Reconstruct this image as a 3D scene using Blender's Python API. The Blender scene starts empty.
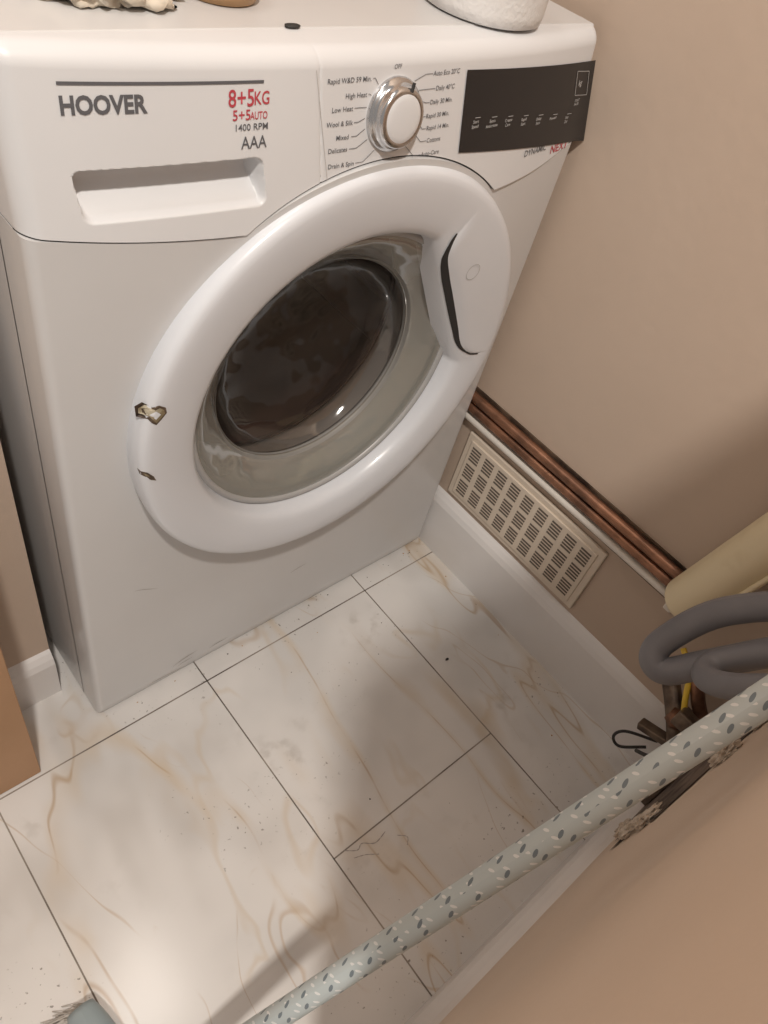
import bpy, bmesh, math, random
from mathutils import Vector, Matrix, noise
random.seed(3)
sc=bpy.context.scene
sc.view_settings.view_transform='Standard'
sc.view_settings.look='None'
# ---------------------------------------------------------------- helpers
def link(o,parent=None):
    sc.collection.objects.link(o)
    if parent: o.parent=parent
    return o
def empty(name,loc=(0,0,0)):
    e=bpy.data.objects.new(name,None); e.empty_display_size=.05; link(e); return e
def mesh_obj(name,verts,faces,mat=None,parent=None,smooth=True,uvs=None):
    me=bpy.data.meshes.new(name); me.from_pydata([tuple(v) for v in verts],[],faces); me.update()
    if smooth:
        for p in me.polygons: p.use_smooth=True
    if uvs:
        l=me.uv_layers.new(name='UV')
        for p in me.polygons:
            for li,vi in zip(p.loop_indices,p.vertices): l.data[li].uv=uvs[vi]
    o=bpy.data.objects.new(name,me)
    if mat: me.materials.append(mat)
    return link(o,parent)
def fixn(o):
    bm=bmesh.new(); bm.from_mesh(o.data); bmesh.ops.recalc_face_normals(bm,faces=bm.faces); bm.to_mesh(o.data); bm.free(); return o
def box(name,lo,hi,mat,parent=None,bev=0,rot=None,seg=3):
    lo=Vector(lo);hi=Vector(hi);c=(lo+hi)/2;s=hi-lo
    bm=bmesh.new(); bmesh.ops.create_cube(bm,size=1)
    for v in bm.verts: v.co=Vector((v.co.x*s.x,v.co.y*s.y,v.co.z*s.z))
    if bev: bmesh.ops.bevel(bm,geom=list(bm.edges),offset=bev,segments=seg,profile=.5,affect='EDGES')
    if rot: bmesh.ops.rotate(bm,verts=bm.verts,cent=(0,0,0),matrix=rot)
    for v in bm.verts: v.co+=c
    me=bpy.data.meshes.new(name); bm.to_mesh(me); bm.free(); me.materials.append(mat)
    if bev:
        for p in me.polygons: p.use_smooth=True
        o=bpy.data.objects.new(name,me); link(o,parent)
        m=o.modifiers.new('wn','WEIGHTED_NORMAL'); m.keep_sharp=False
        return o
    return link(bpy.data.objects.new(name,me),parent)
def cr(pts,n=8):
    P=[Vector(p) for p in pts]; P=[P[0]*2-P[1]]+P+[P[-1]*2-P[-2]]; out=[]
    for i in range(1,len(P)-2):
        for k in range(n):
            t=k/n; a,b,c,d=P[i-1:i+3]
            out.append(.5*((2*b)+(c-a)*t+(2*a-5*b+4*c-d)*t*t+(3*b-a-3*c+d)*t**3))
    out.append(P[-2]); return out
def sweep(name,pts,r,mat,parent=None,n=14,curve=True,radii=None,ell=(1,1)):
    P=cr(pts) if curve else [Vector(p) for p in pts]
    vs=[];fs=[];uv=[];L=0
    t0=(P[1]-P[0]).normalized(); up=Vector((0,0,1)) if abs(t0.z)<.9 else Vector((1,0,0))
    N=(up-t0*up.dot(t0)).normalized()
    for i,p in enumerate(P):
        t=(P[min(i+1,len(P)-1)]-P[max(i-1,0)]).normalized()
        N=(N-t*N.dot(t)).normalized(); B=t.cross(N)
        if i: L+=(p-P[i-1]).length
        rr=r if radii is None else radii(i/(len(P)-1))
        for k in range(n+1):
            a=2*math.pi*k/n
            vs.append(p+(N*math.cos(a)*ell[0]+B*math.sin(a)*ell[1])*rr); uv.append((k/n*2*math.pi*r,L))
    for i in range(len(P)-1):
        for k in range(n):
            a=i*(n+1)+k; fs.append((a,a+1,a+n+2,a+n+1))
    c0=len(vs);vs.append(P[0]);uv.append((0,0));c1=len(vs);vs.append(P[-1]);uv.append((0,L))
    for k in range(n):
        fs.append((c0,k+1,k)); b=(len(P)-1)*(n+1); fs.append((c1,b+k,b+k+1))
    return mesh_obj(name,vs,fs,mat,parent,True,uv)
def lathe(name,prof,cx,cz,mat,parent=None,n=128,f=None,axis='y',cy=0):
    vs=[];fs=[];m=len(prof)
    for i in range(n):
        a=2*math.pi*i/n
        for (r,h) in prof:
            if f: r,h=f(r,h,a)
            if axis=='y': vs.append((cx+r*math.cos(a),h,cz+r*math.sin(a)))
            else: vs.append((cx+r*math.cos(a),cy+r*math.sin(a),h+cz))
    for i in range(n):
        j=(i+1)%n
        for k in range(m-1): fs.append((i*m+k,i*m+k+1,j*m+k+1,j*m+k))
    return fixn(mesh_obj(name,vs,fs,mat,parent))
# ---------------------------------------------------------------- materials
def mat(name,col,rough=.5,metal=0,spec=.5,coat=0,noise=None,bump=None):
    m=bpy.data.materials.new(name); m.use_nodes=True; nt=m.node_tree; b=nt.nodes['Principled BSDF']
    b.inputs['Base Color'].default_value=(*col,1); b.inputs['Roughness'].default_value=rough
    b.inputs['Metallic'].default_value=metal; b.inputs['Specular IOR Level'].default_value=spec
    b.inputs['Coat Weight'].default_value=coat
    tc=nt.nodes.new('ShaderNodeTexCoord')
    if noise:
        col2,scale,lo,hi=noise
        n=nt.nodes.new('ShaderNodeTexNoise'); n.inputs['Scale'].default_value=scale; n.inputs['Detail'].default_value=6
        nt.links.new(tc.outputs['Object'],n.inputs['Vector'])
        r=nt.nodes.new('ShaderNodeValToRGB'); r.color_ramp.elements[0].position=lo; r.color_ramp.elements[1].position=hi
        r.color_ramp.elements[0].color=(*col,1); r.color_ramp.elements[1].color=(*col2,1)
        nt.links.new(n.outputs['Fac'],r.inputs['Fac']); nt.links.new(r.outputs['Color'],b.inputs['Base Color'])
    if bump:
        sc_,st=bump
        n=nt.nodes.new('ShaderNodeTexNoise'); n.inputs['Scale'].default_value=sc_; n.inputs['Detail'].default_value=4
        nt.links.new(tc.outputs['Object'],n.inputs['Vector'])
        bp=nt.nodes.new('ShaderNodeBump'); bp.inputs['Strength'].default_value=st; bp.inputs['Distance'].default_value=.002
        nt.links.new(n.outputs['Fac'],bp.inputs['Height']); nt.links.new(bp.outputs['Normal'],b.inputs['Normal'])
    return m
M_white=mat('white_enamel',(.655,.655,.66),.32,coat=.15,noise=((.595,.59,.59),3,.4,.75))
M_fascia=mat('white_plastic',(.71,.715,.73),.38,noise=((.67,.675,.69),4,.4,.7))
M_door=mat('door_plastic',(.73,.755,.80),.28,coat=.15,noise=((.70,.72,.76),5,.4,.7))
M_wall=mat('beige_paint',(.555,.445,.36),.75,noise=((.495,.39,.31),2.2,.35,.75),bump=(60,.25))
M_wall_lit=mat('beige_paint_lit',(.74,.61,.50),.75,noise=((.68,.55,.445),2.2,.35,.75),bump=(60,.25))  # wall paint lightened in colour to replace light the near wall lacks
M_trim=mat('trim_gloss',(.74,.72,.71),.3,noise=((.66,.63,.61),6,.45,.8))
M_black=mat('black_gloss',(.012,.012,.014),.12)
M_gap=mat('dark_gap',(.03,.028,.027),.7)
M_seam=mat('seam_grey',(.48,.46,.45),.6)
M_scuff=mat('scuff_grey',(.34,.31,.29),.7)
M_dgrey=mat('print_grey',(.11,.11,.12),.5)
M_red=mat('print_red',(.48,.06,.08),.5)
M_pwhite=mat('print_white',(.6,.6,.6),.5)
M_chrome=mat('chrome',(.62,.62,.63),.18,metal=1)
M_gask=mat('rubber_gasket',(.27,.265,.25),.45,noise=((.16,.155,.145),5,.4,.7))
M_bezel=mat('door_bezel',(.42,.42,.42),.35)
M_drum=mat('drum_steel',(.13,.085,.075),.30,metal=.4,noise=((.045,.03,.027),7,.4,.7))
M_copper=mat('copper',(.36,.185,.115),.42,metal=.75,noise=((.14,.075,.05),25,.4,.65))
M_wpipe=mat('white_pipe',(.72,.68,.62),.35)
M_grille=mat('grille_plastic',(.66,.57,.47),.45)
M_slot=mat('grille_slot',(.13,.105,.085),.8)
M_hose=mat('grey_rubber',(.18,.18,.195),.5,noise=((.135,.135,.15),12,.4,.7))
M_yel=mat('yellow_cable',(.75,.52,.06),.4)
M_cream=mat('aged_cream_plastic',(.74,.64,.44),.4,noise=((.42,.30,.14),9,.55,.8))
M_rust=mat('rusty_metal',(.20,.15,.11),.45,metal=.6,noise=((.05,.035,.03),30,.4,.65),bump=(80,.6))
M_card=mat('brown_board',(.46,.27,.15),.6,noise=((.40,.23,.12),8,.4,.7))
M_paper=mat('tissue_paper',(.76,.75,.74),.9,bump=(220,.5))
M_cloth=mat('cream_cloth',(.70,.63,.53),.9,noise=((.48,.39,.28),14,.45,.7),bump=(150,.4))
M_tan=mat('tan_wood',(.45,.27,.13),.5)
M_brist=mat('bristle',(.55,.52,.48),.7)
M_bhead=mat('broom_plastic',(.30,.36,.38),.4)
M_grout=mat('grout',(.32,.28,.24),.8,noise=((.10,.08,.07),9,.4,.65))
M_expo=mat('broken_plastic',(.50,.45,.34),.6,noise=((.24,.19,.11),90,.4,.6))
M_plaster=mat('broken_plaster',(.20,.15,.12),.9,noise=((.06,.045,.035),25,.4,.6),bump=(60,1))
M_chunk=mat('plaster_chunk',(.62,.55,.47),.9,noise=((.40,.32,.25),60,.4,.7),bump=(90,.8))
def glassmat(name,tint,tr,rough,base,lo,hi):
    m=bpy.data.materials.new(name); m.use_nodes=True; nt=m.node_tree; nt.nodes.clear()
    o=nt.nodes.new('ShaderNodeOutputMaterial'); t=nt.nodes.new('ShaderNodeBsdfTransparent'); t.inputs[0].default_value=(*tint,1)
    p=nt.nodes.new('ShaderNodeBsdfPrincipled'); p.inputs['Base Color'].default_value=(*base,1); p.inputs['Roughness'].default_value=rough
    g=nt.nodes.new('ShaderNodeBsdfGlossy'); g.inputs['Roughness'].default_value=rough
    tc=nt.nodes.new('ShaderNodeTexCoord'); nz=nt.nodes.new('ShaderNodeTexNoise'); nz.inputs['Scale'].default_value=11; nz.inputs['Detail'].default_value=2
    bp=nt.nodes.new('ShaderNodeBump'); bp.inputs['Strength'].default_value=.6; bp.inputs['Distance'].default_value=.008
    nt.links.new(tc.outputs['Object'],nz.inputs['Vector']); nt.links.new(nz.outputs['Fac'],bp.inputs['Height']); nt.links.new(bp.outputs['Normal'],g.inputs['Normal']); nt.links.new(bp.outputs['Normal'],p.inputs['Normal'])
    a=nt.nodes.new('ShaderNodeMixShader'); a.inputs[0].default_value=1-tr
    nt.links.new(t.outputs[0],a.inputs[1]); nt.links.new(p.outputs[0],a.inputs[2])
    lw=nt.nodes.new('ShaderNodeLayerWeight'); pw=nt.nodes.new('ShaderNodeMath'); pw.operation='POWER'; pw.inputs[1].default_value=3
    nt.links.new(lw.outputs['Facing'],pw.inputs[0])
    mr=nt.nodes.new('ShaderNodeMapRange'); mr.inputs['To Min'].default_value=lo; mr.inputs['To Max'].default_value=hi
    nt.links.new(pw.outputs[0],mr.inputs['Value'])
    b=nt.nodes.new('ShaderNodeMixShader'); nt.links.new(mr.outputs[0],b.inputs[0]); nt.links.new(a.outputs[0],b.inputs[1]); nt.links.new(g.outputs[0],b.inputs[2])
    nt.links.new(b.outputs[0],o.inputs[0]); return m
M_gcone=glassmat('glass_cone',(.85,.86,.82),.50,.07,(.50,.50,.46),.16,.7)
M_gcent=glassmat('glass_centre',(.76,.70,.66),.90,.06,(.20,.17,.15),.09,.5)
def marble():
    m=bpy.data.materials.new('marble_tile'); m.use_nodes=True; nt=m.node_tree; N=nt.nodes; Lk=nt.links.new; b=N['Principled BSDF']
    tc=N.new('ShaderNodeTexCoord')
    def vein(rot,scale,loc,ns,width,dist,det=3,ro=.5):
        mp=N.new('ShaderNodeMapping'); mp.inputs['Rotation'].default_value=(0,0,rot); mp.inputs['Scale'].default_value=scale; mp.inputs['Location'].default_value=loc
        Lk(tc.outputs['Object'],mp.inputs['Vector'])
        n=N.new('ShaderNodeTexNoise'); n.inputs['Scale'].default_value=ns; n.inputs['Detail'].default_value=det; n.inputs['Roughness'].default_value=ro; n.inputs['Distortion'].default_value=dist
        Lk(mp.outputs[0],n.inputs['Vector'])
        s=N.new('ShaderNodeMath'); s.operation='SUBTRACT'; s.inputs[1].default_value=.5; Lk(n.outputs['Fac'],s.inputs[0])
        a=N.new('ShaderNodeMath'); a.operation='ABSOLUTE'; Lk(s.outputs[0],a.inputs[0])
        r=N.new('ShaderNodeMapRange'); r.interpolation_type='SMOOTHSTEP'; r.inputs['From Min'].default_value=0; r.inputs['From Max'].default_value=width; r.inputs['To Min'].default_value=1; r.inputs['To Max'].default_value=0
        Lk(a.outputs[0],r.inputs['Value']); return r.outputs[0]
    def msk(sc_,lo,hi,loc=(0,0,0)):
        mp=N.new('ShaderNodeMapping'); mp.inputs['Location'].default_value=loc; Lk(tc.outputs['Object'],mp.inputs['Vector'])
        n=N.new('ShaderNodeTexNoise'); n.inputs['Scale'].default_value=sc_; n.inputs['Detail'].default_value=3; Lk(mp.outputs[0],n.inputs['Vector'])
        r=N.new('ShaderNodeMapRange'); r.interpolation_type='SMOOTHSTEP'; r.inputs['From Min'].default_value=lo; r.inputs['From Max'].default_value=hi; Lk(n.outputs['Fac'],r.inputs['Value']); return r.outputs[0]
    def mul(a,b_,k=1):
        x=N.new('ShaderNodeMath'); x.operation='MULTIPLY'; Lk(a,x.inputs[0]); Lk(b_,x.inputs[1])
        y=N.new('ShaderNodeMath'); y.operation='MULTIPLY'; Lk(x.outputs[0],y.inputs[0]); y.inputs[1].default_value=k; return y.outputs[0]
    def mix(fac,c1,c2):
        x=N.new('ShaderNodeMix'); x.data_type='RGBA'; Lk(fac,x.inputs['Factor'])
        if isinstance(c1,tuple): x.inputs['A'].default_value=(*c1,1)
        else: Lk(c1,x.inputs['A'])
        x.inputs['B'].default_value=(*c2,1); return x.outputs['Result']
    c=mix(msk(5,.4,.7),(.71,.69,.67),(.61,.595,.58))
    c=mix(mul(vein(.30,(2.6,.9,1),(4,1,0),1.5,.07,.3),msk(4,.42,.62,(3,1,0)),.50),c,(.47,.44,.41))
    c=mix(mul(vein(.30,(2.8,.60,1),(0,0,0),1.7,.034,.20,3,.55),msk(6,.40,.60),.45),c,(.60,.48,.34))
    c=mix(mul(vein(.30,(2.8,.60,1),(0,0,0),1.7,.0050,.20,3,.55),msk(8,.42,.58,(2,2,0)),.60),c,(.42,.29,.17))
    c=mix(mul(vein(.75,(2.2,1.0,1),(7,3,0),2.0,.005,.4,3,.55),msk(6,.45,.58,(1,5,0)),.5),c,(.47,.34,.22))
    c=mix(mul(vein(-.2,(2.4,1.1,1),(2,8,0),2.3,.018,.3,3,.55),msk(5,.46,.62,(6,2,0)),.35),c,(.56,.44,.30))
    c=mix(mul(msk(150,.65,.71),msk(5,.48,.60,(9,4,0)),.75),c,(.14,.12,.10))
    c=mix(mul(msk(9,.52,.78,(3,8,0)),msk(40,.48,.7),.45),c,(.38,.34,.30))
    Lk(c,b.inputs['Base Color']); b.inputs['Roughness'].default_value=.17; b.inputs['Specular IOR Level'].default_value=.5
    return m
M_floor=marble()
def polemat():
    m=bpy.data.materials.new('patterned_pole'); m.use_nodes=True; nt=m.node_tree; N=nt.nodes; Lk=nt.links.new; b=N['Principled BSDF']
    tc=N.new('ShaderNodeTexCoord')
    def layer(rot,sx,sy,loc,th):
        mp=N.new('ShaderNodeMapping'); mp.vector_type='TEXTURE'; mp.inputs['Rotation'].default_value=(0,0,rot); mp.inputs['Scale'].default_value=(sx,sy,1); mp.inputs['Location'].default_value=loc
        Lk(tc.outputs['UV'],mp.inputs['Vector'])
        v=N.new('ShaderNodeTexVoronoi'); v.voronoi_dimensions='2D'; v.inputs['Scale'].default_value=1; v.inputs['Randomness'].default_value=.35; Lk(mp.outputs[0],v.inputs['Vector'])
        c=N.new('ShaderNodeMath'); c.operation='LESS_THAN'; c.inputs[1].default_value=th; Lk(v.outputs['Distance'],c.inputs[0]); return c.outputs[0]
    def mix(fac,c1,c2):
        x=N.new('ShaderNodeMix'); x.data_type='RGBA'; Lk(fac,x.inputs['Factor'])
        if isinstance(c1,tuple): x.inputs['A'].default_value=(*c1,1)
        else: Lk(c1,x.inputs['A'])
        x.inputs['B'].default_value=(*c2,1); return x.outputs['Result']
    c=mix(layer(-.75,.008,.020,(.003,.002,0),.15),(.50,.56,.57),(.74,.76,.76))
    c=mix(layer(.45,.011,.026,(0,0,0),.15),c,(.17,.21,.24))
    Lk(c,b.inputs['Base Color']); b.inputs['Roughness'].default_value=.45
    return m
M_pole=polemat()
# ---------------------------------------------------------------- room
WX=.618; NY=-.545
box('floor',(-1.6,-1.8,-.05),(WX+.1,.7,0),M_floor)
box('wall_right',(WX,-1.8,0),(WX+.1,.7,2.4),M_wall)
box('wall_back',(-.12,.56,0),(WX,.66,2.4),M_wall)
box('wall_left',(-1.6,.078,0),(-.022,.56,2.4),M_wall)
box('wall_near',(-.06,NY-.1,0),(WX,NY,1.2),M_wall_lit)  # unseen top kept low, shaped for the shadow it throws on the floor
g=empty('floor_grout')
def gr(n,x0,y0,x1,y1):
    w=.0009; box(n,(min(x0,x1)-w,min(y0,y1)-w,-.001),(max(x0,x1)+w,max(y0,y1)+w,.0003),M_grout,g)
B0=.1486;A0=-.0303;LL=.3049
gr('joint_1',-1.6,A0,WX,A0)
for k in range(-5,2): gr('joint_col%d'%k,B0+.3*k,-1.8,B0+.3*k,.5)
for k in range(-5,2):
    x=B0+.3*k
    for j in range(1,6):
        y=A0-LL*(2*j-1 if k%2==0 else 2*j)
        if y>-1.8: gr('joint_r%d_%d'%(k,j),x,y,min(x+.3,WX),y)
def baseboard(name,axis,pos,a,b,d,h=.128,t=.012,ch=0):
    prof=[(0,0),(t,0),(t,h-.022),(t*.75,h-.012),(t*.35,h-.004),(0,h)]
    vs=[];n=len(prof)
    for s in (a,b):
        for (o,z) in prof:
            vs.append((pos+d*o,s,z) if axis=='x' else (s,pos+d*o,z))
    fs=[tuple(range(n)),tuple(range(2*n-1,n-1,-1))]+[(i,(i+1)%n,n+(i+1)%n,n+i) for i in range(n)]
    return fixn(mesh_obj(name,vs,fs,M_trim,None,False))
baseboard('baseboard_right','x',WX,NY,.5,-1)
baseboard('baseboard_near','y',NY,-.06,WX-.012,1,h=.10,t=.018)
baseboard('baseboard_left','y',.078,-1.6,-.022,-1,h=.095,t=.012)
# ---------------------------------------------------------------- washing machine
wm=empty('washing_machine')
DX,DZ=.302,.494
GX,GZ=.3045,.486      # opening sits slightly eccentric in the door ring
TOP=.830
def topz(x): return TOP-.020*x
def ss(a,b,x):
    t=max(0,min(1,(x-a)/(b-a))); return t*t*(3-2*t)
def Bw(x): u=abs((x-.3)/.3); return .027*(1-min(1,u)**2.2)
def edge(x,r):
    d=min(x,.6-x)
    if d>=r: return 0
    return r-math.sqrt(max(0,r*r-(r-d)**2))
LEAN=.14
def yf0(x,z): return -.001-Bw(x)+LEAN*(z-.72)
RX0,RX1,RZ0,RZ1=.039,.176,.7225,.7570
def recess(x,z):
    cx=(RX0+RX1)/2;cz=(RZ0+RZ1)/2;hx=(RX1-RX0)/2;hz=(RZ1-RZ0)/2;r=.006
    sh=(z-cz)*-.12
    qx=abs(x-cx-sh)-hx+r;qz=abs(z-cz)-hz+r
    d=math.hypot(max(qx,0),max(qz,0))+min(max(qx,qz),0)-r
    return .022*ss(.0008,-.0032,d)*(.22+.78*ss(RZ0,RZ0+.022,z)) if d<.0008 else 0
def yfas(x,z):
    y=yf0(x,z)+edge(x,.014)
    r=.013;T=topz(x)
    if z>T-r: d=max(0,T-z); y+=r-math.sqrt(max(0,r*r-(r-d)**2))
    y+=recess(x,z)
    y+=.0010*max(0,1-abs(x-(.226+.02*(.77-z)/.05*.2))/.0012)
    return y
def seam(x):
    u=abs((x-.3)/.3)
    return .699+.018*u**3 if x<.3 else .690+.029*u**4
def z0(x):
    a=.250; d=abs(x-DX)
    az=DZ+math.sqrt(a*a-d*d) if d<a else 0
    return max(seam(x),az)
def grid(name,xs,zf,nz,yfun,mt,skirt,zs=None,hole=None,cl=None):
    vs=[];fs=[];nx=len(xs)
    for x in xs:
        a,b=zf(x)
        for j in range(nz+1):
            t=j/nz
            z=a+(b-a)*t
            vs.append((x,yfun(x,z),z))
    W_=nz+1
    for i in range(nx-1):
        for j in range(nz):
            q=(i*W_+j,(i+1)*W_+j,(i+1)*W_+j+1,i*W_+j+1)
            if hole:
                c=sum((Vector(vs[k]) for k in q),Vector())/4
                if math.hypot(c.x-hole[0],c.z-hole[1])<hole[2]: continue
            fs.append(q)
    loop=[i*W_ for i in range(nx)]+[(nx-1)*W_+j for j in range(1,W_)]+[i*W_+nz for i in range(nx-2,-1,-1)]+[j for j in range(nz-1,0,-1)]
    base=len(vs)
    for k in loop: v=vs[k]; vs.append((v[0],skirt,v[2]))
    n=len(loop)
    for k in range(n):
        fs.append((loop[k],base+k,base+(k+1)%n,loop[(k+1)%n]))
    o=mesh_obj(name,vs,fs,mt,wm,True)
    m=o.modifiers.new('es','EDGE_SPLIT'); m.split_angle=math.radians(50)
    return o
def xsamples(st):
    xs=[0,.0003,.001,.002,.0035,.005,.007,.009,.0115]; x=.014
    while x<.586: xs.append(x); x+=st
    return xs+[.6-v for v in reversed([0,.0003,.001,.002,.0035,.005,.007,.009,.0115,.014])]
grid('control_fascia',xsamples(.0012),lambda x:(z0(x),topz(x)),200,yfas,M_fascia,.045)
def ylow(x,z): return (yf0(x,.70)+.0018)*ss(.15,.68,z)+edge(x,.008)+.004*ss(.02,.006,z)
grid('front_panel',xsamples(.006),lambda x:(.006,z0(x)-.0016),130,ylow,M_white,.045,hole=(DX,DZ,.205))
vs=[];fs=[];xs=xsamples(.006)
for x in xs:
    y=max(ylow(x,z0(x)-.003),yfas(x,z0(x)+.001))+.0012
    vs+= [(x,y,z0(x)-.006),(x,y,z0(x)+.005)]
for i in range(len(xs)-1): fs.append((2*i,2*i+2,2*i+3,2*i+1))
mesh_obj('seam_shade',vs,fs,M_gap,wm,False)  # dark strip painting in the shade of the gap under the fascia
box('side_left_panel',(0,.043,.006),(.004,.5,TOP-.022),M_white,wm)
box('side_right_panel',(.596,.043,.006),(.6,.5,TOP-.034),M_white,wm)
box('back_panel',(.004,.496,.006),(.596,.5,TOP-.034),M_white,wm)
box('bottom_panel',(.004,.046,.006),(.596,.496,.010),M_white,wm)
lid=box('top_lid',(0,.024,TOP-.022),(.6,.502,TOP),M_white,wm,bev=.003)
for v in lid.data.vertices: v.co.z+=.0006-.020*v.co.x
for i,(x,y) in enumerate([(.05,.07),(.55,.07),(.05,.45),(.55,.45)]):
    lathe('foot_%d'%i,[(0,0),(.018,0),(.018,.008),(0,.008)],x,0,M_gap,wm,n=20,axis='z',cy=y)
def scuff(name,a,b,w):
    vs=[];n=8
    for i in range(n+1):
        t=i/n; x=a[0]+(b[0]-a[0])*t; z=a[1]+(b[1]-a[1])*t+.001*math.sin(t*5)
        ww=w*math.sin(math.pi*(t*.9+.05))
        vs+=[(x,ylow(x,z)-.0004,z-ww),(x,ylow(x,z)-.0004,z+ww)]
    mesh_obj(name,vs,[(2*i,2*i+2,2*i+3,2*i+1) for i in range(n)],M_scuff,wm,False)
scuff('scuff_1',(.110,.034),(.150,.045),.0008); scuff('scuff_2',(.118,.027),(.142,.033),.0006)
scuff('scuff_3',(.30,.12),(.33,.126),.0005); scuff('scuff_4',(.06,.26),(.09,.245),.0004)
scuff('scuff_5',(.17,.030),(.20,.034),.0007); scuff('scuff_6',(.07,.020),(.13,.018),.0006)
lathe('rubber_gasket',[(.215,-.004),(.19,-.002),(.183,.016),(.178,.03),(.170,.045),(.163,.060),(.160,.075),(.165,.085),(.19,.09),(.22,.09)],GX,GZ,M_gask,wm)
lathe('drum',[(.166,.088),(.168,.095),(.220,.10),(.232,.12),(.232,.36),(.20,.39),(0,.395)],GX,GZ,M_drum,wm)
for k in range(3):
    a=math.radians(100+120*k)
    p0=Vector((GX+.222*math.cos(a),.13,GZ+.222*math.sin(a)));p1=p0+Vector((0,.22,0))
    sweep('drum_paddle_%d'%k,[p0,(p0+p1)/2,p1],.03,M_drum,wm,n=10)
TH0=math.radians(28)
def rin(a):
    d=(a-TH0+math.pi)%(2*math.pi)-math.pi
    if abs(d)<math.radians(60): return min(.178,.1455/math.cos(d))
    return .178
prof=[(.238,.020),(.2410,.004),(.2425,-.008),(.2435,-.018),(.2435,-.0265),(.2415,-.0320),(.2375,-.0348),(.232,-.0356),(.224,-.0354),(.216,-.0344),(.208,-.0330),(.200,-.0312),(.193,-.0292),(.188,-.0268),(.1845,-.0230),(.1825,-.0175),(.1805,-.010),(.178,.004)]
def ringf(r,h,a):
    ri=rin(a)
    if r<.224:
        t=(.224-r)/(.224-.178); r=.224-(.224-(ri-.001))*t
    return r,h
ring=lathe('door_ring',prof,DX,DZ,M_door,wm,n=256,f=ringf)
for v in ring.data.vertices:
    r=math.hypot(v.co.x-DX,v.co.z-DZ); t=ss(.232,.185,r); v.co.x+=(GX-DX)*t; v.co.z+=(GZ-DZ)*t
def ringy(r,a):
    P=[ringf(q[0],q[1],a) for q in prof[4:]]
    for i in range(len(P)-1):
        if P[i+1][0]<=r<=P[i][0]:
            t=(P[i][0]-r)/(P[i][0]-P[i+1][0]+1e-9); return P[i][1]+(P[i+1][1]-P[i][1])*t
    return P[0][1] if r>P[0][0] else P[-1][1]
lathe('door_inner_bezel',[(.1795,-.006),(.177,-.0090),(.173,-.0085),(.171,-.004),(.172,.002)],GX,GZ,M_bezel,wm)
lathe('door_glass_cone',[(.1765,-.004),(.170,-.0055),(.160,-.001),(.150,.006),(.141,.013),(.134,.019),(.130,.024)],GX,GZ,M_gcone,wm)
lathe('door_glass_bowl',[(.130,.024),(.126,.034),(.121,.044),(.112,.052),(.095,.058),(.07,.062),(.03,.065),(0.0005,.0655)],GX,GZ,M_gcent,wm)
lathe('glass_step_rim',[(.1335,.0195),(.131,.0225),(.1285,.027),(.1300,.031),(.1325,.029)],GX,GZ,M_gask,wm)
def ringpt(x,z,off=.0007):
    r=math.hypot(x-DX,z-DZ); t=ss(.232,.185,r); cx=DX+(GX-DX)*t; cz=DZ+(GZ-DZ)*t
    r=math.hypot(x-cx,z-cz);a=math.atan2(z-cz,x-cx); return Vector((x,ringy(r,a)-off,z))
hp=cr([(.404,0,.660),(.402,0,.648),(.404,0,.629),(.417,0,.603),(.433,0,.575),(.449,0,.546),(.463,0,.520),(.472,0,.503),(.482,0,.490),(.498,0,.479),(.512,0,.476)],6)
hp=[p+Vector((.003,0,-.002)) for p in hp]
sides=[];nn=len(hp)
for i,p in enumerate(hp):
    t=i/(nn-1); d=(hp[min(i+1,nn-1)]-hp[max(i-1,0)]).normalized(); n=Vector((d.z,0,-d.x))
    if n.x<0: n=-n
    w=.0010+.0024*math.sin(math.pi*min(1,t/.85))**.6 if t<.85 else .0010+.0004*(1-t)
    sides.append((p-n*w,p+n*w))
vs=[];fs=[];K=6
for a,b in sides:
    for k in range(K+1):
        q=a.lerp(b,k/K); vs.append(ringpt(q.x,q.z,.0011))
for i in range(nn-1):
    for k in range(K): fs.append((i*(K+1)+k,i*(K+1)+k+1,(i+1)*(K+1)+k+1,(i+1)*(K+1)+k))
mesh_obj('handle_gap_shade',vs,fs,M_gap,wm)  # dark strip laid on the ring as the shade of the handle recess
vs=[];fs=[];m=14
for i in range(nn):
    p=sides[i][1]; a0=math.atan2(p.z-DZ,p.x-DX); e=Vector((DX+.238*math.cos(a0),0,DZ+.238*math.sin(a0)))
    s_=ss(0,.18,i/nn)*ss(1,.78,i/nn)
    for j in range(m+1):
        t=j/m; q=p.lerp(e,t); pt=ringpt(q.x,q.z,0)
        off=.0030*s_*(1-ss(.0,.85,t))*(.35+.65*ss(0,.12,t))-.0006*ss(.75,1,t)+.0001
        vs.append((pt.x,pt.y-off,pt.z))
for i in range(nn-1):
    for j in range(m): fs.append((i*(m+1)+j,i*(m+1)+j+1,(i+1)*(m+1)+j+1,(i+1)*(m+1)+j))
mesh_obj('door_handle_plate',vs,fs,M_door,wm)
vs=[];fs=[]
for i in range(40):
    a=2*math.pi*i/40
    for rr in (.0082,.0088): vs.append(ringpt(.451+rr*math.cos(a),.605+rr*math.sin(a)*1.15,.0032))
for i in range(40): j=(i+1)%40; fs.append((2*i,2*i+1,2*j+1,2*j))
mesh_obj('handle_mark',vs,fs,M_bezel,wm,False)
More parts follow.
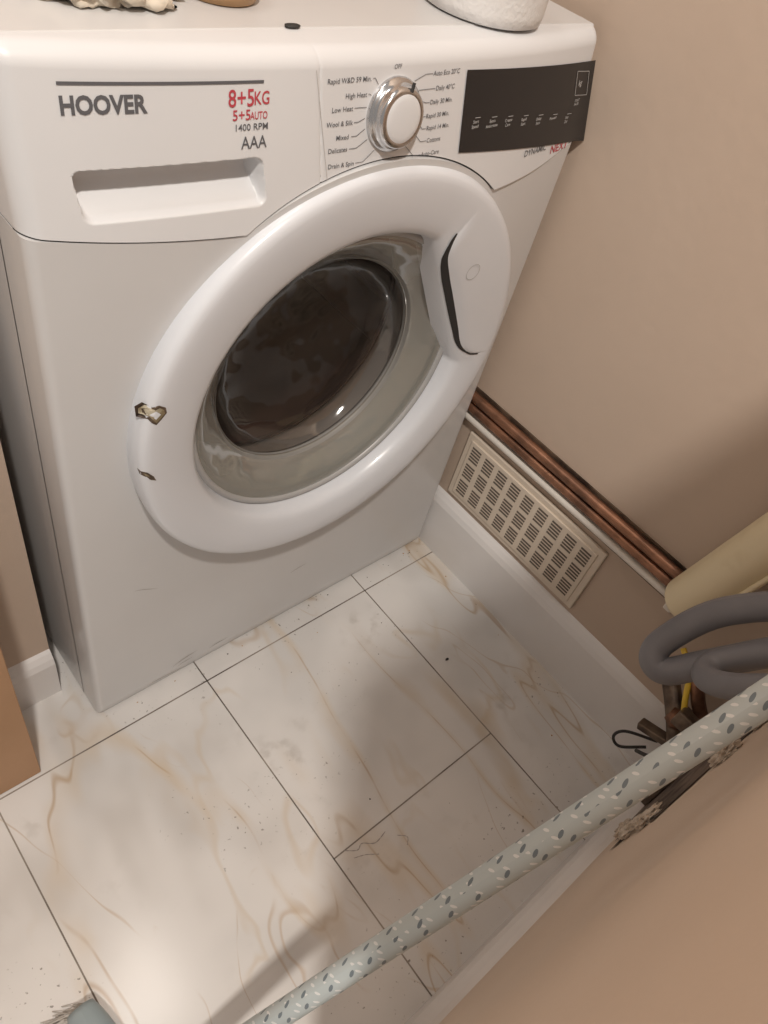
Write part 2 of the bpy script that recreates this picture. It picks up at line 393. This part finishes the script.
def patch(name,pts,mt,off):
    pts=[(p[0]+.003,p[1]-.002) for p in pts]
    c=Vector((sum(p[0] for p in pts)/len(pts),0,sum(p[1] for p in pts)/len(pts))); n=len(pts);K=5
    vs=[ringpt(c.x,c.z,off)];fs=[]
    for k in range(1,K+1):
        for p in pts: vs.append(ringpt(c.x+(p[0]-c.x)*k/K,c.z+(p[1]-c.z)*k/K,off))
    for i in range(n): fs.append((0,1+i,1+(i+1)%n))
    for k in range(K-1):
        for i in range(n): fs.append((1+k*n+i,1+(k+1)*n+i,1+(k+1)*n+(i+1)%n,1+k*n+(i+1)%n))
    return mesh_obj(name,vs,fs,mt,wm,False)
patch('hinge_break_edge',[(.0570,.5665),(.064,.5685),(.070,.5655),(.075,.5670),(.0812,.5625),(.0822,.556),(.077,.5505),(.072,.5460),(.068,.5495),(.0655,.5535),(.0580,.5545)],M_rust,.0005)
patch('hinge_break_inner',[(.0600,.5635),(.066,.5660),(.0715,.5630),(.0755,.5645),(.0793,.5610),(.0800,.5565),(.0760,.5525),(.072,.5485),(.0690,.5530),(.0665,.5570),(.0600,.5580)],M_expo,.0010)
patch('hinge_break_white',[(.0665,.5585),(.072,.5620),(.076,.5575),(.0715,.5530)],M_door,.0015)
patch('hinge_crack',[(.0560,.493),(.0625,.4900),(.068,.483),(.0705,.476),(.065,.4795),(.0570,.487)],M_rust,.0006)
patch('hinge_crack_inner',[(.0590,.490),(.0625,.4875),(.0648,.4835),(.0605,.4865)],M_expo,.0010)
# ---- fascia prints: values measured on the flat plane y=-.012, transferred onto the curved panel
def fx(x,z):
    X,Z=x,z
    for _ in range(4):
        s=(yf0(X,Z)+.477)/.465; X=-.162+(x+.162)*s; Z=1.018+(z-1.018)*s
    return X,Z
def frame(X,Z,off=.0005):
    h=1e-3; a=(yf0(X+h,Z)-yf0(X-h,Z))/(2*h); b=LEAN
    tx=Vector((1,a,0)).normalized(); n=Vector((a,-1,b)).normalized(); tz=n.cross(tx)
    p=Vector((X,yf0(X,Z),Z))+n*off
    return Matrix(((tx.x,tz.x,n.x,p.x),(tx.y,tz.y,n.y,p.y),(tx.z,tz.z,n.z,p.z),(0,0,0,1)))
tn=[0]
def text(s,x,z,h,mt,align='LEFT',width=None,bold=0,raw=False,par=None,mtx=None,extra=0):
    cu=bpy.data.curves.new('t','FONT'); cu.body=s; cu.align_x=align; cu.size=1; cu.offset=bold; cu.resolution_u=3
    o=bpy.data.objects.new('t',cu); sc.collection.objects.link(o); bpy.context.view_layer.update()
    me=bpy.data.meshes.new_from_object(o.evaluated_get(bpy.context.evaluated_depsgraph_get()))
    bpy.data.objects.remove(o)
    w=max(v.co.x for v in me.vertices)-min(v.co.x for v in me.vertices)
    sy=h/.70; sx=sy if width is None else width/w
    for v in me.vertices: v.co=Vector((v.co.x*sx,v.co.y*sy,0))
    if mtx is None:
        X,Z=(x,z) if raw else fx(x,z); mtx=frame(X,Z,.0007)
    me.transform(mtx)
    for v in me.vertices: v.co.y=yf0(v.co.x,v.co.z)-.0006-extra
    me.materials.clear(); me.materials.append(mt)
    tn[0]+=1; nm='label_%d'%tn[0]
    return link(bpy.data.objects.new(nm,me),par or wm)
def fpoly(name,pts,mt,off,raw=False):
    P=[p if raw else fx(*p) for p in pts]; n=16;vs=[];fs=[]
    for i in range(n+1):
        t=i/n
        for (a,b) in ((P[3],P[2]),(P[0],P[1])):
            x=a[0]+(b[0]-a[0])*t; z=a[1]+(b[1]-a[1])*t; vs.append((x,yf0(x,z)-off,z))
    for i in range(n): fs.append((2*i,2*i+2,2*i+3,2*i+1))
    return mesh_obj(name,vs,fs,mt,wm)
text('HOOVER',.0295,.7985,.0105,M_dgrey,width=.055,bold=.035)
fpoly('brand_line',[(.029,.8175),(.175,.8085),(.175,.8065),(.029,.8155)],M_dgrey,.0006)
text('8+5',.147,.7925,.0110,M_red,width=.020,bold=.01)
text('KG',.168,.7925,.0085,M_red,width=.012,bold=.01)
text('5+5',.151,.7830,.0068,M_red,width=.014,bold=.01)
text('AUTO',.166,.7825,.0050,M_red,width=.014,bold=.01)
text('1400 RPM',.153,.7755,.0045,M_dgrey,width=.026,bold=.005)
text('AAA',.160,.7620,.0085,M_dgrey,width=.021,bold=.005)
fpoly('panel_seam',[(.2198,.812),(.2204,.812),(.2464,.726),(.2458,.726)],M_seam,.0005)
KX,KZ=fx(.3060,.7730)
kf=frame(KX,KZ,0)
def onk(o): 
    o.data.transform(kf); return o
def lz(name,prof,mt,n=64):
    o=lathe(name,prof,0,0,mt,wm,n=n,axis='z'); return onk(o)
lz('knob_chrome_ring',[(.0280,-.002),(.0283,.002),(.0273,.0040),(.0255,.0048),(.0240,.0070),(.0235,.0095),(.0228,.0120),(.0214,.0135),(.0196,.0138),(.0180,.0134)],M_chrome)
lz('knob_cap',[(.0186,.0132),(.0170,.0140),(.014,.0145),(.007,.0148),(.0002,.0149)],M_fascia)
o=box('knob_pointer',(-.0006,.0198,.0125),(.0006,.0268,.0150),M_gap,wm,rot=None); o.data.transform(Matrix.Rotation(math.radians(-14),4,'Z')); onk(o)
left=[('Rapid W&D 59 Min.',.2755,.8010),('High Heat',.2735,.7895),('Low Heat',.2615,.7800),('Wool & Silk',.2635,.7690),('Mixed',.262,.7580),('Delicates',.2625,.7480),('Drain & Spin',.2725,.7350)]
for s,x,z in left: text(s,x,z,.0036,M_dgrey,'RIGHT',bold=.003)
right=[('Auto Eco 20°C',.3425,.8005),('Daily 40°C',.3495,.7885),('Daily 30 Min.',.3465,.7775),('Rapid 30 Min.',.3455,.7660),('Rapid 14 Min.',.3495,.7555),('Cottons',.3535,.7445),('Auto-Care',.3505,.7325)]
for s,x,z in right: text(s,x,z,.0036,M_dgrey,'LEFT',bold=.003)
text('OFF',.297,.8085,.0032,M_dgrey,'LEFT',bold=.003); text('Steam',.308,.7215,.0032,M_dgrey,'LEFT',bold=.003)
ends_l=[(.2765,.8030),(.2745,.7915),(.2625,.7820),(.2645,.7708),(.2640,.7598),(.2640,.7498),(.2735,.7370)]
ends_r=[(.3415,.8025),(.3485,.7905),(.3455,.7795),(.3445,.7680),(.3485,.7575),(.3525,.7465),(.3495,.7345)]
for i,((x,z),ang) in enumerate(list(zip(ends_l,[130,148,165,180,195,212,236]))+list(zip(ends_r,[50,32,15,0,-15,-32,-56]))):
    X,Z=fx(x,z); a=math.radians(ang); X2=KX+.0300*math.cos(a); Z2=KZ+.0300*math.sin(a)
    XM=X+(X2-X)*.4
    pts=[(X,Z),(XM,Z),(X2,Z2)]
    vs=[];fs=[]
    for k in range(2):
        (x0,zz0),(x1,zz1)=pts[k],pts[k+1]; d=Vector((x1-x0,zz1-zz0)); d.normalize(); nx,nz=-d.y*.00022,d.x*.00022; b=len(vs)
        for (px,pz) in ((x0-nx,zz0-nz),(x1-nx,zz1-nz),(x1+nx,zz1+nz),(x0+nx,zz0+nz)): vs.append((px,yf0(px,pz)-.0007,pz))
        fs.append((b,b+1,b+2,b+3))
    mesh_obj('dial_tick_%d'%i,vs,fs,M_dgrey,wm,False)
fpoly('display_panel',[(.382,.803),(.5655,.801),(.600,.7185),(.400,.730)],M_black,.0010)
cols=['Start\nSpeed','Extra\nAnticrease','Crease\nCare','Rapid\nStart','Delay\nStart','Prewash','Fast\nDry']
for i,s in enumerate(cols):
    x=.408+.0235*i; z=.7555-.0016*i
    X,Z=fx(x,z); text(s,0,0,.0028,M_pwhite,'CENTER',mtx=frame(X+.004,Z,.0018),extra=.0008)
    fpoly('display_tick_%d'%i,[(x+.001,z+.0058),(x+.008,z+.0058),(x+.008,z+.0053),(x+.001,z+.0053)],M_pwhite,.0016)
def outline(name,P,w,mt,off):
    for i in range(4):
        a=Vector(P[i]);b=Vector(P[(i+1)%4]);d=(b-a).normalized();n=Vector((-d.y,d.x))*w
        fpoly(name+'_%d'%i,[tuple(a+n),tuple(b+n),tuple(b-n),tuple(a-n)],mt,off)
outline('display_frame',[(.5415,.7925),(.5605,.7915),(.5715,.7685),(.5515,.7695)],.00022,M_pwhite,.0016)
text('kg',0,0,.0055,M_pwhite,'LEFT',mtx=frame(*fx(.551,.778),.0018),extra=.0008)
text('START\nPAUSE',0,0,.0024,M_pwhite,'LEFT',mtx=frame(*fx(.5555,.762),.0018),extra=.0008)
text('DYNAMIC',.503,.7125,.0062,M_dgrey,width=.041,bold=.004)
text('NEXT',.546,.7105,.0080,M_red,width=.036,bold=.01)
# ---------------------------------------------------------------- things on top
def tz(x): return topz(x)+.0008
tr=empty('toilet_roll')
rx_,ry_=.463,.060
lathe('roll_body',[(.021,.001),(.052,.001),(.0570,.003),(.0580,.012),(.0580,.090),(.0570,.100),(.052,.103),(.021,.103),(.0205,.05),(.021,.001)],rx_,tz(rx_),M_paper,tr,n=64,axis='z',cy=ry_)
lathe('roll_core',[(.0205,.001),(.0205,.1),(.0195,.1),(.0195,.001),(.0205,.001)],rx_,tz(rx_),M_card,tr,n=40,axis='z',cy=ry_)
def blob(name,c,rx,ry,rz,mt,seed,parent=None,flat=True,amp=.35,fr=18):
    bm=bmesh.new(); bmesh.ops.create_icosphere(bm,subdivisions=5 if max(rx,ry)>.01 else 2,radius=1)
    for v in bm.verts:
        n=noise.noise(v.co*2.2+Vector((seed,0,0)))*amp+ (1-abs(noise.noise(v.co*3.7+Vector((0,seed,0)))*2))*amp*.5
        v.co=v.co*(1+n-.15); v.co=Vector((v.co.x*rx,v.co.y*ry,v.co.z*rz))
        if flat and v.co.z<-rz*.35: v.co.z=-rz*.35
    z=min(v.co.z for v in bm.verts)
    for v in bm.verts: v.co+=Vector((c[0],c[1],c[2]-z+.0002))
    me=bpy.data.meshes.new(name); bm.to_mesh(me); bm.free(); me.materials.append(mt)
    for p in me.polygons: p.use_smooth=True
    return link(bpy.data.objects.new(name,me),parent)
blob('folded_cloth',(.114,.100,tz(.07)),.052,.045,.028,M_cloth,2.3,amp=.5)
jar=empty('cream_tub')
jx,jy=.200,.088
lathe('tub_body',[(.0005,.001),(.028,.001),(.031,.008),(.032,.035),(.031,.04),(.0005,.04)],jx,tz(jx),M_tan,jar,n=48,axis='z',cy=jy)
lathe('tub_lid',[(.0005,.055),(.031,.055),(.034,.052),(.034,.04),(.0005,.04)],jx,tz(jx),M_paper,jar,n=48,axis='z',cy=jy)
blob('pebble',(.224,.026,tz(.224)),.008,.0045,.0016,M_gap,5,amp=.1)
# ---------------------------------------------------------------- vent grille on right wall
vg=empty('air_vent_grille')
gx=WX
y0,y1,zb,zt=-.286,-.008,.140,.274
box('grille_plate',(gx-.006,y0,zb),(gx,y1,zt),M_grille,vg,bev=.002)
box('grille_rim',(gx-.0085,y0+.010,zb+.010),(gx-.002,y1-.010,zt-.010),M_grille,vg,bev=.0015)
vs=[];fs=[];nc=9
for r in range(3):
    for c in range(nc):
        yc=y0+.026+(y1-y0-.052)*c/(nc-1); zc=zb+.031+r*.036
        for k in range(5):
            z=zc+(k-2)*.0060; hy=.0095; hz=.0018; b=len(vs); x=gx-.0088
            for (yy,zz) in ((yc-hy,z-hz),(yc+hy,z-hz),(yc+hy,z+hz),(yc-hy,z+hz)): vs.append((x,yy,zz))
            fs.append((b,b+1,b+2,b+3))
mesh_obj('grille_slots',vs,fs,M_slot,vg,False)
pp=empty('wall_pipes')
for nm,z,r,mt,x in (('copper_pipe_upper',.334,.0078,M_copper,.6092),('copper_pipe_lower',.316,.0078,M_copper,.6092),('white_pipe',.2975,.0065,M_wpipe,.6105)):
    sweep(nm,[(x,.45,z),(x,-.1,z),(x,-.40,z+.002)],r,mt,pp,n=16)
box('pipe_clip',(.598,-.398,.285),(.617,-.386,.345),M_wpipe,pp,bev=.002)
box('pipe_backing',(.6155,-.40,.284),(.6178,.4,.345),M_rust,pp)
cc=empty('cream_cable_casing')
p0=Vector((.580,-.405,.335));p1=Vector((.560,-.458,.62))
sweep('casing_body',[p0,p0.lerp(p1,.06),p0.lerp(p1,.3),p0.lerp(p1,.7),p1],.034,M_cream,cc,n=28,radii=lambda t:.034*min(1,.60+3*t),ell=(1.0,.9))
sweep('casing_ridge',[p0+Vector((-.020,-.026,.0)),p0.lerp(p1,.5)+Vector((-.026,-.024,0)),p1+Vector((-.026,-.024,0))],.0035,M_cream,cc,n=10)
dh=empty('drain_hose')
sweep('hose_loop_outer',[(.40,-.535,.645),(.388,-.495,.600),(.372,-.452,.545),(.350,-.436,.498),(.338,-.440,.482),(.338,-.455,.482),(.352,-.472,.505),(.366,-.500,.553),(.372,-.52,.585),(.375,-.537,.61)],.0125,M_hose,dh,n=20)
sweep('hose_loop_inner',[(.33,-.537,.590),(.318,-.500,.545),(.327,-.480,.522),(.350,-.480,.525),(.368,-.515,.575),(.375,-.538,.60)],.011,M_hose,dh,n=20)
rb=empty('rusty_pipe_bracket')
box('bracket_plate',(.50,-.543,.10),(.585,-.535,.24),M_rust,rb,bev=.001,rot=Matrix.Rotation(math.radians(25),3,'Y'))
box('bracket_arm',(.55,-.53,.14),(.566,-.465,.152),M_rust,rb,bev=.002,rot=Matrix.Rotation(math.radians(-20),3,'X'))
box('bracket_strap',(.47,-.535,.20),(.565,-.515,.206),M_chrome,rb,bev=.001,rot=Matrix.Rotation(math.radians(-38),3,'Y'))
box('bracket_hinge',(.52,-.520,.215),(.56,-.490,.235),M_rust,rb,bev=.003,rot=Matrix.Rotation(math.radians(30),3,'Y'))
sweep('bracket_tube',[(.59,-.46,.20),(.57,-.485,.19),(.555,-.51,.17),(.54,-.53,.15)],.012,M_rust,rb,n=14)
sweep('copper_stub',[(.57,-.478,.26),(.565,-.50,.235),(.56,-.53,.21)],.009,M_copper,rb,n=14)
lathe('bracket_nut',[(0.0005,0),(.014,0),(.014,.016),(0.0005,.016)],.56,.185,M_copper,rb,n=6,axis='z',cy=-.495)
sweep('yellow_wire',[(.580,-.44,.275),(.568,-.465,.265),(.555,-.485,.235),(.553,-.505,.20),(.55,-.530,.17)],.004,M_yel,rb,n=10)
sweep('black_wire_loop',[(.585,-.50,.10),(.565,-.462,.09),(.555,-.455,.075),(.557,-.470,.065),(.575,-.495,.085)],.0022,M_gap,rb,n=8)
sweep('black_wire',[(.585,-.49,.05),(.54,-.505,.12),(.50,-.525,.20),(.47,-.535,.28)],.0028,M_gap,rb,n=8)
pdm=empty('damaged_plaster')
vs=[];random.seed(8);n=40
for i in range(n):
    a=2*math.pi*i/n; rr=1+random.uniform(-.13,.13)
    vs.append((min(.605,.495+.140*rr*math.cos(a)),NY+.0012,.27+.175*rr*math.sin(a)))
mesh_obj('exposed_wall',vs,[tuple(range(n))],M_plaster,pdm,False)
for i in range(9):
    a=random.uniform(1.7,4.4); x=.495+.135*math.cos(a); z=.27+.17*math.sin(a)
    blob('plaster_chunk_%d'%i,(x,NY+.004,z),random.uniform(.008,.018),.006,random.uniform(.010,.022),M_chunk,i*3.1,pdm,False,.5)
# ---------------------------------------------------------------- broom
br=empty('broom')
a=Vector((-.159,-.408,.028));b=Vector((.305,-.5285,.705))
sweep('broom_handle',[a,a.lerp(b,.33),a.lerp(b,.66),b],.0113,M_pole,br,n=28,curve=False)
hd=[Vector((-.150,-.525,.045)),Vector((-.158,-.41,.052)),Vector((-.166,-.35,.05)),Vector((-.168,-.300,.044))]
sweep('broom_head',hd,.02,M_bhead,br,n=20,ell=(.8,1.1),radii=lambda t:.02*(1-.35*abs(2*t-1)**3))
vs=[];fs=[]
for i in range(1100):
    t=random.random(); p=Vector((-.150,-.525,.035)).lerp(Vector((-.172,-.296,.035)),t); p.x+=random.uniform(-.014,.014)
    q=p+Vector(((p.x+.16)*.9+random.uniform(-.04,.0),random.uniform(-.008,.010)+(.012 if t>.9 else 0),-.034)); w=.0007; k=len(vs)
    for pt in (p,q):
        vs+= [pt+Vector((w,0,0)),pt+Vector((-w*.5,w*.87,0)),pt+Vector((-w*.5,-w*.87,0))]
    fs+= [(k,k+1,k+4,k+3),(k+1,k+2,k+5,k+4),(k+2,k,k+3,k+5)]
mesh_obj('broom_bristles',vs,fs,M_brist,br,False)
cb=empty('cardboard_box')
box('box_body',(-.42,-.026,.001),(-.091,.05,.50),M_card,cb,bev=.0015)
box('box_tape',(-.29,-.0268,.001),(-.24,.0508,.5008),M_cream,cb)
# floor debris
db=empty('floor_dirt')
random.seed(5)
for i in range(26):
    x=random.uniform(.2,.59); y=random.uniform(-.45,-.02)
    if i<14: y=random.uniform(-.012,-.004); x=random.uniform(.02,.59)
    s=random.uniform(.0006,.0014)
    blob('crumb_%d'%i,(x,y,.0003),s,s*random.uniform(.5,1.2),s*.5,M_gap if i%3 else M_tan,i*1.7,db,amp=.4)
blob('crumb_big',(.478,-.205,.0003),.0035,.002,.0012,M_gap,3,db)
def fscuff(name,pts,w):
    P=cr([(x,y,.0005) for x,y in pts],8); vs=[]
    for i,p in enumerate(P):
        d=(P[min(i+1,len(P)-1)]-P[max(i-1,0)]).normalized(); n=Vector((-d.y,d.x,0)); ww=w*(.3+.7*abs(math.sin(i*.9)))
        vs+=[p-n*ww,p+n*ww]
    mesh_obj(name,vs,[(2*i,2*i+2,2*i+3,2*i+1) for i in range(len(P)-1)],M_scuff,db,False)
fscuff('scuff_a',[(.165,-.335),(.180,-.345),(.190,-.342),(.205,-.352),(.225,-.349)],.0007)
fscuff('scuff_b',[(.17,-.350),(.185,-.356),(.20,-.366)],.0006)
fscuff('scuff_c',[(.235,-.362),(.245,-.372),(.238,-.380)],.0006)
# ---------------------------------------------------------------- lights
l=bpy.data.lights.new('hall_lamp','POINT'); l.energy=108; l.color=(1,.93,.85); l.shadow_soft_size=.05
o=bpy.data.objects.new('hall_lamp',l); link(o); o.location=(-.40,-.90,2.25)
l=bpy.data.lights.new('added_fill_light','AREA'); l.energy=4.5; l.color=(1,.92,.84); l.size=.35  # added fill light, no visible source; brightens near wall and floor
o=bpy.data.objects.new('added_fill_light',l); link(o); o.location=(-.05,.05,2.3)
w=bpy.data.worlds.new('World'); sc.world=w; w.use_nodes=True; bg=w.node_tree.nodes['Background']; bg.inputs[0].default_value=(1,.92,.85,1); bg.inputs[1].default_value=.35
# ---------------------------------------------------------------- camera
cam=bpy.data.cameras.new('camera'); co=bpy.data.objects.new('camera',cam); link(co)
cam.sensor_fit='VERTICAL'; cam.sensor_height=36; cam.lens=757.23*36/1024; cam.clip_start=.01
R=[[0.74874,-0.63073,0.20389],[-0.38047,-0.6608,-0.64699],[0.5428,0.40685,-0.73474]]
co.matrix_world=Matrix(((R[0][0],-R[1][0],-R[2][0],-.1622),(R[0][1],-R[1][1],-R[2][1],-.4772),(R[0][2],-R[1][2],-R[2][2],1.0177),(0,0,0,1)))
sc.camera=co
